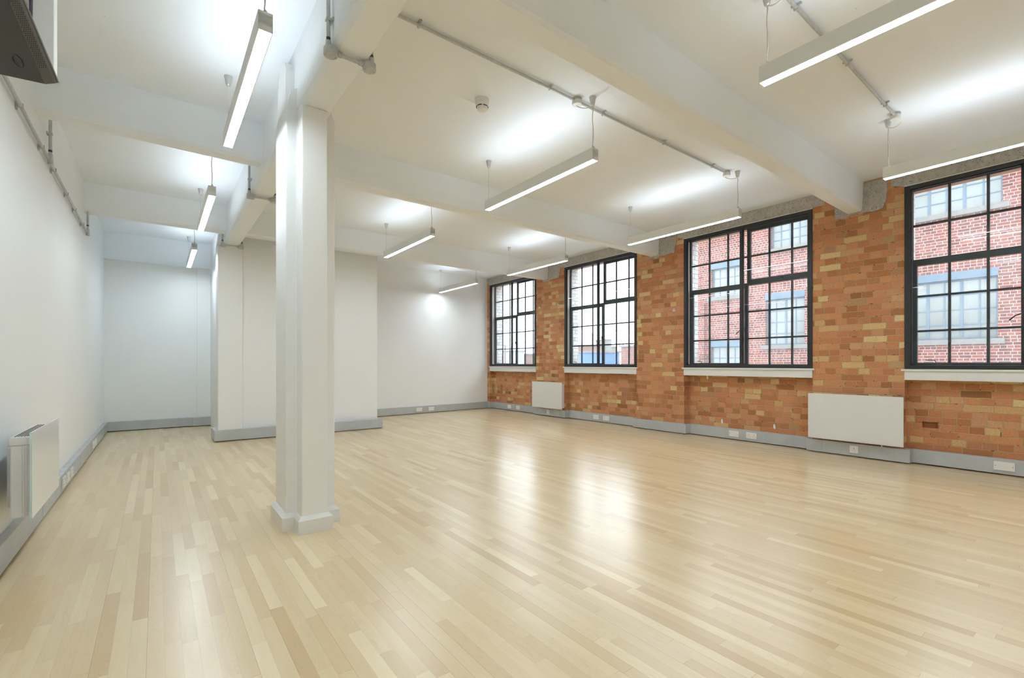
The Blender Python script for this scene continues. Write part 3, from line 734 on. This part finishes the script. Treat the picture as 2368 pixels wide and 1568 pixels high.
# smoke detector
e = empty('smoke_detector', (2.09, 3.14, ZC)); tag(e, 'white round smoke detector on the ceiling of the middle bay', 'smoke detector')
MB().lathe([(0.052, 0.0), (0.054, -0.004), (0.054, -0.026), (0.050, -0.030)], (0, 0, 0), 'Z', 36).obj('base', M['plastic'], e, True)
MB().lathe([(0.049, -0.028), (0.051, -0.033), (0.050, -0.056), (0.046, -0.062)], (0, 0, 0), 'Z', 36).obj('body', M['plastic'], e, True)
b = MB()
for k in range(6):
    a0 = k * math.pi / 3 + 0.12; pts = [(0.047 * math.cos(a0 + j * 0.1), 0.047 * math.sin(a0 + j * 0.1), -0.0635) for j in range(9)]
    b.tube(pts, 0.0032, 6)
b.obj('vent_slots', M['slot'], e)
MB().lathe([(0.044, -0.062), (0.046, -0.067), (0.042, -0.080), (0.028, -0.090), (0.012, -0.093)], (0, 0, 0), 'Z', 36).obj('sensor_dome', M['plastic'], e, True)

# ------------------------------------------------------------------ radiators
def wall_radiator(y0, y1, label, z0=0.185, z1=0.737):
    e = empty('wall_radiator', (XR, (y0 + y1) / 2, z0)); tag(e, label, 'radiator', 'flat white radiators on the brick wall'); hw = (y1 - y0) / 2; h = z1 - z0
    MB().box(-0.112, -0.098, -hw, hw, 0, h, 0.005).obj('front_panel', M['radiator'], e)
    MB().box(-0.092, -0.022, -hw + 0.02, hw - 0.015, 0.03, h - 0.035, 0.004).obj('body', M['radiator'], e)
    for q in (-hw + 0.14, hw - 0.14):
        b = MB(); b.box(-0.099, 0.0, q - 0.02, q + 0.02, 0.05, h - 0.08); b.obj('bracket', M['galv'], e)
    MB().tube([(-0.08, -hw + 0.2, 0.034), (-0.08, -hw + 0.2, -0.018), (-0.03, -hw + 0.2, -0.022)], 0.008, 10).obj('cable_gland', M['plastic'], e, True)
    return e
wall_radiator(1.452, 2.392, 'large flat white radiator on the brick pier between the two nearest windows')
wall_radiator(6.855, 7.798, 'small-looking flat white radiator on the brick pier between the two farthest windows', 0.175, 0.725)
e = empty('glass_radiator', (XL, 3.86, 0.26)); tag(e, 'white glass-fronted radiator mounted on the left wall', 'radiator')
MB().box(0.165, 0.173, -0.435, 0.40, 0.035, 0.487, 0.0015).obj('glass_front', M['glasspanel'], e)
MB().box(0.1645, 0.1735, -0.4375, -0.4345, 0.035, 0.487).obj('glass_edge', M['glassedge'], e)
b = MB(); b.box(0.078, 0.152, -0.34, 0.33, 0.03, 0.412, 0.006)
for k in range(4): b.box(0.118 + k * 0.009, 0.122 + k * 0.009, -0.343, -0.338, 0.04, 0.405)
b.obj('body', M['radiator'], e)
b = MB(); b.box(0.074, 0.156, -0.345, 0.335, 0.412, 0.455, 0.004); b.obj('top_cowl', M['radiator'], e)
b = MB()
for k in range(5): b.box(0.088 + k * 0.012, 0.094 + k * 0.012, -0.32, 0.31, 0.4545, 0.4562)
b.obj('grille_slots', M['slot'], e)
b = MB(); b.box(0.042, 0.078, -0.20, 0.27, 0.06, 0.385, 0.003); b.box(0.0, 0.046, 0.18, 0.25, 0.10, 0.34)
b.obj('back_bracket', M['housing'], e)

# ------------------------------------------------------------------ loudspeaker on its drop post, top left
e = empty('loudspeaker', (-0.2465, 1.8, 1.8715)); tag(e, 'black loudspeaker with perforated edge hung in the top left corner', 'loudspeaker')
ev = Vector((-0.262, -0.631, 0.730)).normalized(); n_ = Vector((0.53, 0.53, 0.66)); n_ = (n_ - ev * n_.dot(ev)).normalized(); bv = ev.cross(n_).normalized()
if bv.x > 0: bv = -bv
R3 = Matrix((bv, ev, n_)).transposed().to_4x4()
def obox(mb, u0, u1, v0, v1, w0, w1, bev=0):
    nb = MB(); nb.box(u0, u1, v0, v1, w0, w1, bev); bmesh.ops.transform(nb.b, matrix=R3, verts=nb.b.verts[:])
    tmp = bpy.data.meshes.new('t'); nb.b.to_mesh(tmp); nb.b.free(); mb.b.from_mesh(tmp); bpy.data.meshes.remove(tmp)
b = MB(); obox(b, 0.0, 0.285, 0.0, 0.56, 0.0, 0.03, 0.001); shell = b.obj('front_shell', M['speaker'], e)
b = MB()
nb = MB(); nb.extrude([(0.0, 0.0), (-0.010, 0.020), (-0.010, 0.030), (0.0, 0.030)], 1, 0.0, 0.56)
bmesh.ops.transform(nb.b, matrix=R3, verts=nb.b.verts[:]); tmp = bpy.data.meshes.new('t'); nb.b.to_mesh(tmp); nb.b.free(); b.b.from_mesh(tmp); bpy.data.meshes.remove(tmp)
edge = b.obj('side_grille', M['speakerside'], e)
b = MB()
dv = Vector((-0.010, 0, 0.020)).normalized(); nv = Vector((-0.020, 0, -0.010)).normalized()
for j in range(110):
    for i in range(4):
        c = dv * (0.0035 + i * 0.0045 + (0.00225 if j % 2 else 0)) + Vector((0, 0.040 + j * 0.0045, 0)) + nv * 0.0004
        vv = [b.b.verts.new(R3 @ (c + dv * 0.0015 * math.cos(a) + Vector((0, 1, 0)) * 0.0015 * math.sin(a))) for a in [k * math.pi / 3 for k in range(6)]]
        b.b.faces.new(vv)
b.obj('perforations', M['slot'], edge)
b = MB()
obox(b, -0.012, 0.285, 0.0, 0.565, 0.030, 0.034, 0.0005); b.obj('back_shell', M['speakeredge'], e)
b = MB(); ring = [R3 @ Vector((0.050 + 0.012 * math.cos(a), 0.045 + 0.014 * math.sin(a), -0.001)) for a in [k * math.pi / 10 for k in range(21)]]
b.tube(ring, 0.002, 6); b.obj('badge', M['speaker'], shell)
e = empty('ceiling_post', (-0.288, 2.03, ZC)); tag(e, 'pale square drop post carrying the loudspeaker', 'post')
MB().box(-0.034, 0.034, -0.03, 0.03, -1.235, 0.0, 0.002).obj('post', M['housing'], e)
MB().box(-0.06, 0.06, -0.06, 0.06, -0.008, 0.0).obj('ceiling_plate', M['housing'], e)
b = MB(); b.tube([(-0.302, 1.985, ZC - z) for z in (0, 0.4, 0.8, 1.22)] , 0.004, 8)
tag(b.obj('cable', M['cable'], None, True), 'thin black cable running down the drop post beside the loudspeaker', 'cable')
for k in range(3): pass

# ------------------------------------------------------------------ small white fixings left on the brick
for (y, z, lab) in ((4.364, 1.968, 'small white round fixing on the brick pier between second and third nearest windows'),
                    (7.669, 2.33, 'small white round fixing on the far brick pier, left one'),
                    (7.08, 2.335, 'small white round fixing on the far brick pier, right one')):
    e = empty('wall_fixing', (XR, y, z)); tag(e, lab, 'wall fixing', 'round fixings left on the brick')
    MB().lathe([(0.024, 0.0), (0.024, -0.008), (0.020, -0.012)], (0, 0, 0), 'X', 20).obj('base', M['plastic'], e, True)
    MB().lathe([(0.012, -0.011), (0.013, -0.03), (0.008, -0.034)], (0.0, -0.006, 0.004), 'X', 16).obj('knob', M['cup'], e, True)

for (y, z, lab) in ((3.627, 0.245, 'small chip of pale plaster low under the second nearest window, left one'), (2.885, 0.247, 'small chip of pale plaster low under the second nearest window, right one'),
                    (3.86, 0.90, 'small chip of pale plaster just under the second nearest sill')):
    b = MB(); pts = [(0.012, 0.03), (-0.004, 0.034), (-0.012, 0.006), (-0.016, -0.02), (-0.008, -0.036), (0.006, -0.03), (0.016, -0.008)]
    b.extrude(pts, 0, -0.006, 0.0); tag(b.obj('plaster_chip', M['plastic'], None, loc=(XREC, y, z)), lab, 'plaster chip', 'plaster chips on the brick')

# ------------------------------------------------------------------ outside: street, red brick building, roofs beyond
GZ = -4.0
struct(MB().box(XOUT, 140, -80, 150, GZ - 0.2, GZ).obj('ground', M['asphalt']), 'grey street far below the windows', 'street')
bld = empty('brick_building', (16.0, 0, GZ)); tag(bld, 'red brick building with blue steel windows across the street', 'building')
FZ0, FZ1, FY0, FY1 = 0.0, 14.0, -14.0, 10.9
holes = [(5.90, 6.99, 4.85, 6.45), (7.99, 9.05, 3.50, 4.72), (5.99, 7.16, 1.72, 3.41), (7.96, 9.085, 0.10, 1.92), (1.81, 3.75, 1.72, 3.43), (1.73, 3.75, 4.95, 6.5),
         (-2.3, -0.4, 1.72, 3.43), (-2.3, -0.4, 4.95, 6.5), (-6.3, -4.4, 1.72, 3.43), (1.81, 3.75, -1.6, 0.1), (5.99, 7.16, -1.6, 0.1)]
ys = sorted({FY0, FY1} | {h[0] for h in holes} | {h[1] for h in holes}); zs = sorted({GZ, 6.95} | {h[2] for h in holes} | {h[3] for h in holes})
b = MB()
def inside(y, z): return any(h[0] < y < h[1] and h[2] < z < h[3] for h in holes)
for i in range(len(ys) - 1):
    for j in range(len(zs) - 1):
        if inside((ys[i] + ys[i+1]) / 2, (zs[j] + zs[j+1]) / 2): continue
        v = [b.b.verts.new((0, y, z - GZ)) for y, z in ((ys[i], zs[j]), (ys[i+1], zs[j]), (ys[i+1], zs[j+1]), (ys[i], zs[j+1]))]
        b.b.faces.new(v)
bmesh.ops.remove_doubles(b.b, verts=b.b.verts[:], dist=0.0001)
r_ = bmesh.ops.extrude_face_region(b.b, geom=b.b.faces[:]); bmesh.ops.translate(b.b, vec=(0.3, 0, 0), verts=[g for g in r_['geom'] if isinstance(g, bmesh.types.BMVert)])
b.box(0.3, 8.0, FY0, FY1, 0, 10.6)
b.box(-0.12, 0.0, 9.27, FY1, 0, 7.3)                                  # shallow pilaster at the far corner
b.obj('wall', M['redbrick'], bld)
def far_window(h, cols, rows, lintel=True, heavy=None):
    y0, y1, z0, z1 = h[0], h[1], h[2] - GZ, h[3] - GZ
    zt = z1 - (0.20 if lintel else 0.0)
    b = MB(); f = 0.04
    b.box(0.10, 0.16, y0, y0 + f, z0, zt); b.box(0.10, 0.16, y1 - f, y1, z0, zt); b.box(0.10, 0.16, y0, y1, z0, z0 + f); b.box(0.10, 0.16, y0, y1, zt - f, zt)
    for k in range(1, cols):
        y = y0 + (y1 - y0) * k / cols; w = 0.028 if k % 2 == 0 else 0.014; b.box(0.11, 0.15, y - w, y + w, z0, zt)
    for k in range(1, rows):
        z = z0 + (zt - z0) * k / rows; b.box(0.112, 0.148, y0, y1, z - 0.013, z + 0.013)
    w = b.obj('window', M['bluepaint'], bld)
    b = MB(); b.box(0.125, 0.135, y0, y1, z0, zt); b.obj('pane', M['farpane'], w)
    if lintel: MB().box(-0.02, 0.2, y0 - 0.01, y1 + 0.01, zt, z1).obj('blue_lintel', M['bluepaint'], w)
    MB().box(-0.09, 0.2, y0 - 0.12, y1 + 0.12, z0 - 0.13, z0).obj('stone_sill', M['sillstone'], w)
for h, c, r in zip(holes, (4, 4, 4, 4, 6, 6, 6, 6, 6, 6, 4), (5, 3, 4, 4, 4, 5, 4, 5, 4, 4, 4)): far_window(h, c, r, h[3] < 6.5)

def block(name, label, cat, c0, c1, depth, z0, z1, mat, extra=None, group=None):
    """c0, c1: plan points of the face seen; the block goes back from that face"""
    a = Vector((c0[0], c0[1], 0)); d = Vector((c1[0], c1[1], 0)); n = (d - a).normalized(); bk = Vector((-n.y, n.x, 0))
    if bk.dot(a) < 0: bk = -bk
    e = empty(name, (a.x, a.y, GZ)); tag(e, label, cat, group)
    p = [Vector((0, 0, 0)), d - a, d - a + bk * depth, bk * depth]
    MB().prism([(q.x, q.y) for q in p], z0 - GZ, z1 - GZ).obj('wall', mat, e)
    b = MB(); q2 = [p[0] - n * 0.12 - bk * 0.12, p[1] + n * 0.12 - bk * 0.12, p[2] + n * 0.12, p[3] - n * 0.12]
    b.prism([(q.x, q.y) for q in q2], z1 - GZ, z1 - GZ + 0.14); b.obj('parapet', M['concretegrey'], e)
    return e
def P40(px, dist):
    t_ = math.atan((W / 2 - VPX) / FPX); F = Vector((math.sin(t_), math.cos(t_))); R = Vector((math.cos(t_), -math.sin(t_)))
    v = F + R * ((px - W / 2) / FPX); return (v.x * dist, v.y * dist)
def zat(py, dist): return EYE + (HZ - py) / FPX * dist
block('site_hoarding', 'bright blue hoarding beyond the third nearest window', 'hoarding', P40(1340, 38), P40(1432, 38), 0.3, GZ, zat(816, 38), M['hoard'])
block('corner_house', 'red brick house with pots on its parapet, right of the blue hoarding', 'building', P40(1436, 36), P40(1478, 34), 6, GZ, zat(803, 36), M['redbrick'])
block('terrace_house', 'brownish brick terrace rising behind the blue hoarding', 'building', P40(1338, 60), P40(1392, 60), 8, GZ, zat(800, 60), M['brownclad'])
block('concrete_tower', 'stepped grey concrete tower on the skyline in the third window', 'tower', P40(1394, 75), P40(1414, 75), 6, GZ, zat(786, 75), M['concretegrey'])
block('concrete_annexe', 'low grey block beside the concrete tower on the skyline', 'building', P40(1384, 84), P40(1424, 84), 6, GZ, zat(803, 84), M['concretegrey'])
block('grey_workshop', 'long pale grey workshop roofline seen in the farthest window', 'building', P40(1150, 60), P40(1212, 60), 10, GZ, zat(813, 60), M['greyclad'])
block('low_warehouse', 'low brown-topped warehouse at the right of the farthest window', 'building', P40(1214, 62), P40(1262, 62), 10, GZ, zat(820, 62), M['brownclad'])
block('brick_chimney', 'small brick chimney left of the grey workshop roof', 'chimney', P40(1166, 57), P40(1170, 57), 0.5, GZ, zat(800, 57), M['brownclad'])
for px, top, lab in ((1432, 760, 'thin crane mast on the skyline, tallest in the third window'), (1441, 772, 'thin crane mast on the skyline, right one in the third window'), (1368, 770, 'thin crane mast on the skyline, left one in the third window')):
    x, y = P40(px, 110); b = MB(); b.box(-0.09, 0.09, -0.09, 0.09, 0, zat(top, 110) - GZ); b.box(-2.2, 2.2, -0.06, 0.06, zat(top + 6, 110) - GZ, zat(top + 6, 110) - GZ + 0.15)
    tag(b.obj('crane_mast', M['greyclad'], None, loc=(x, y, GZ)), lab, 'crane', 'crane masts on the skyline')
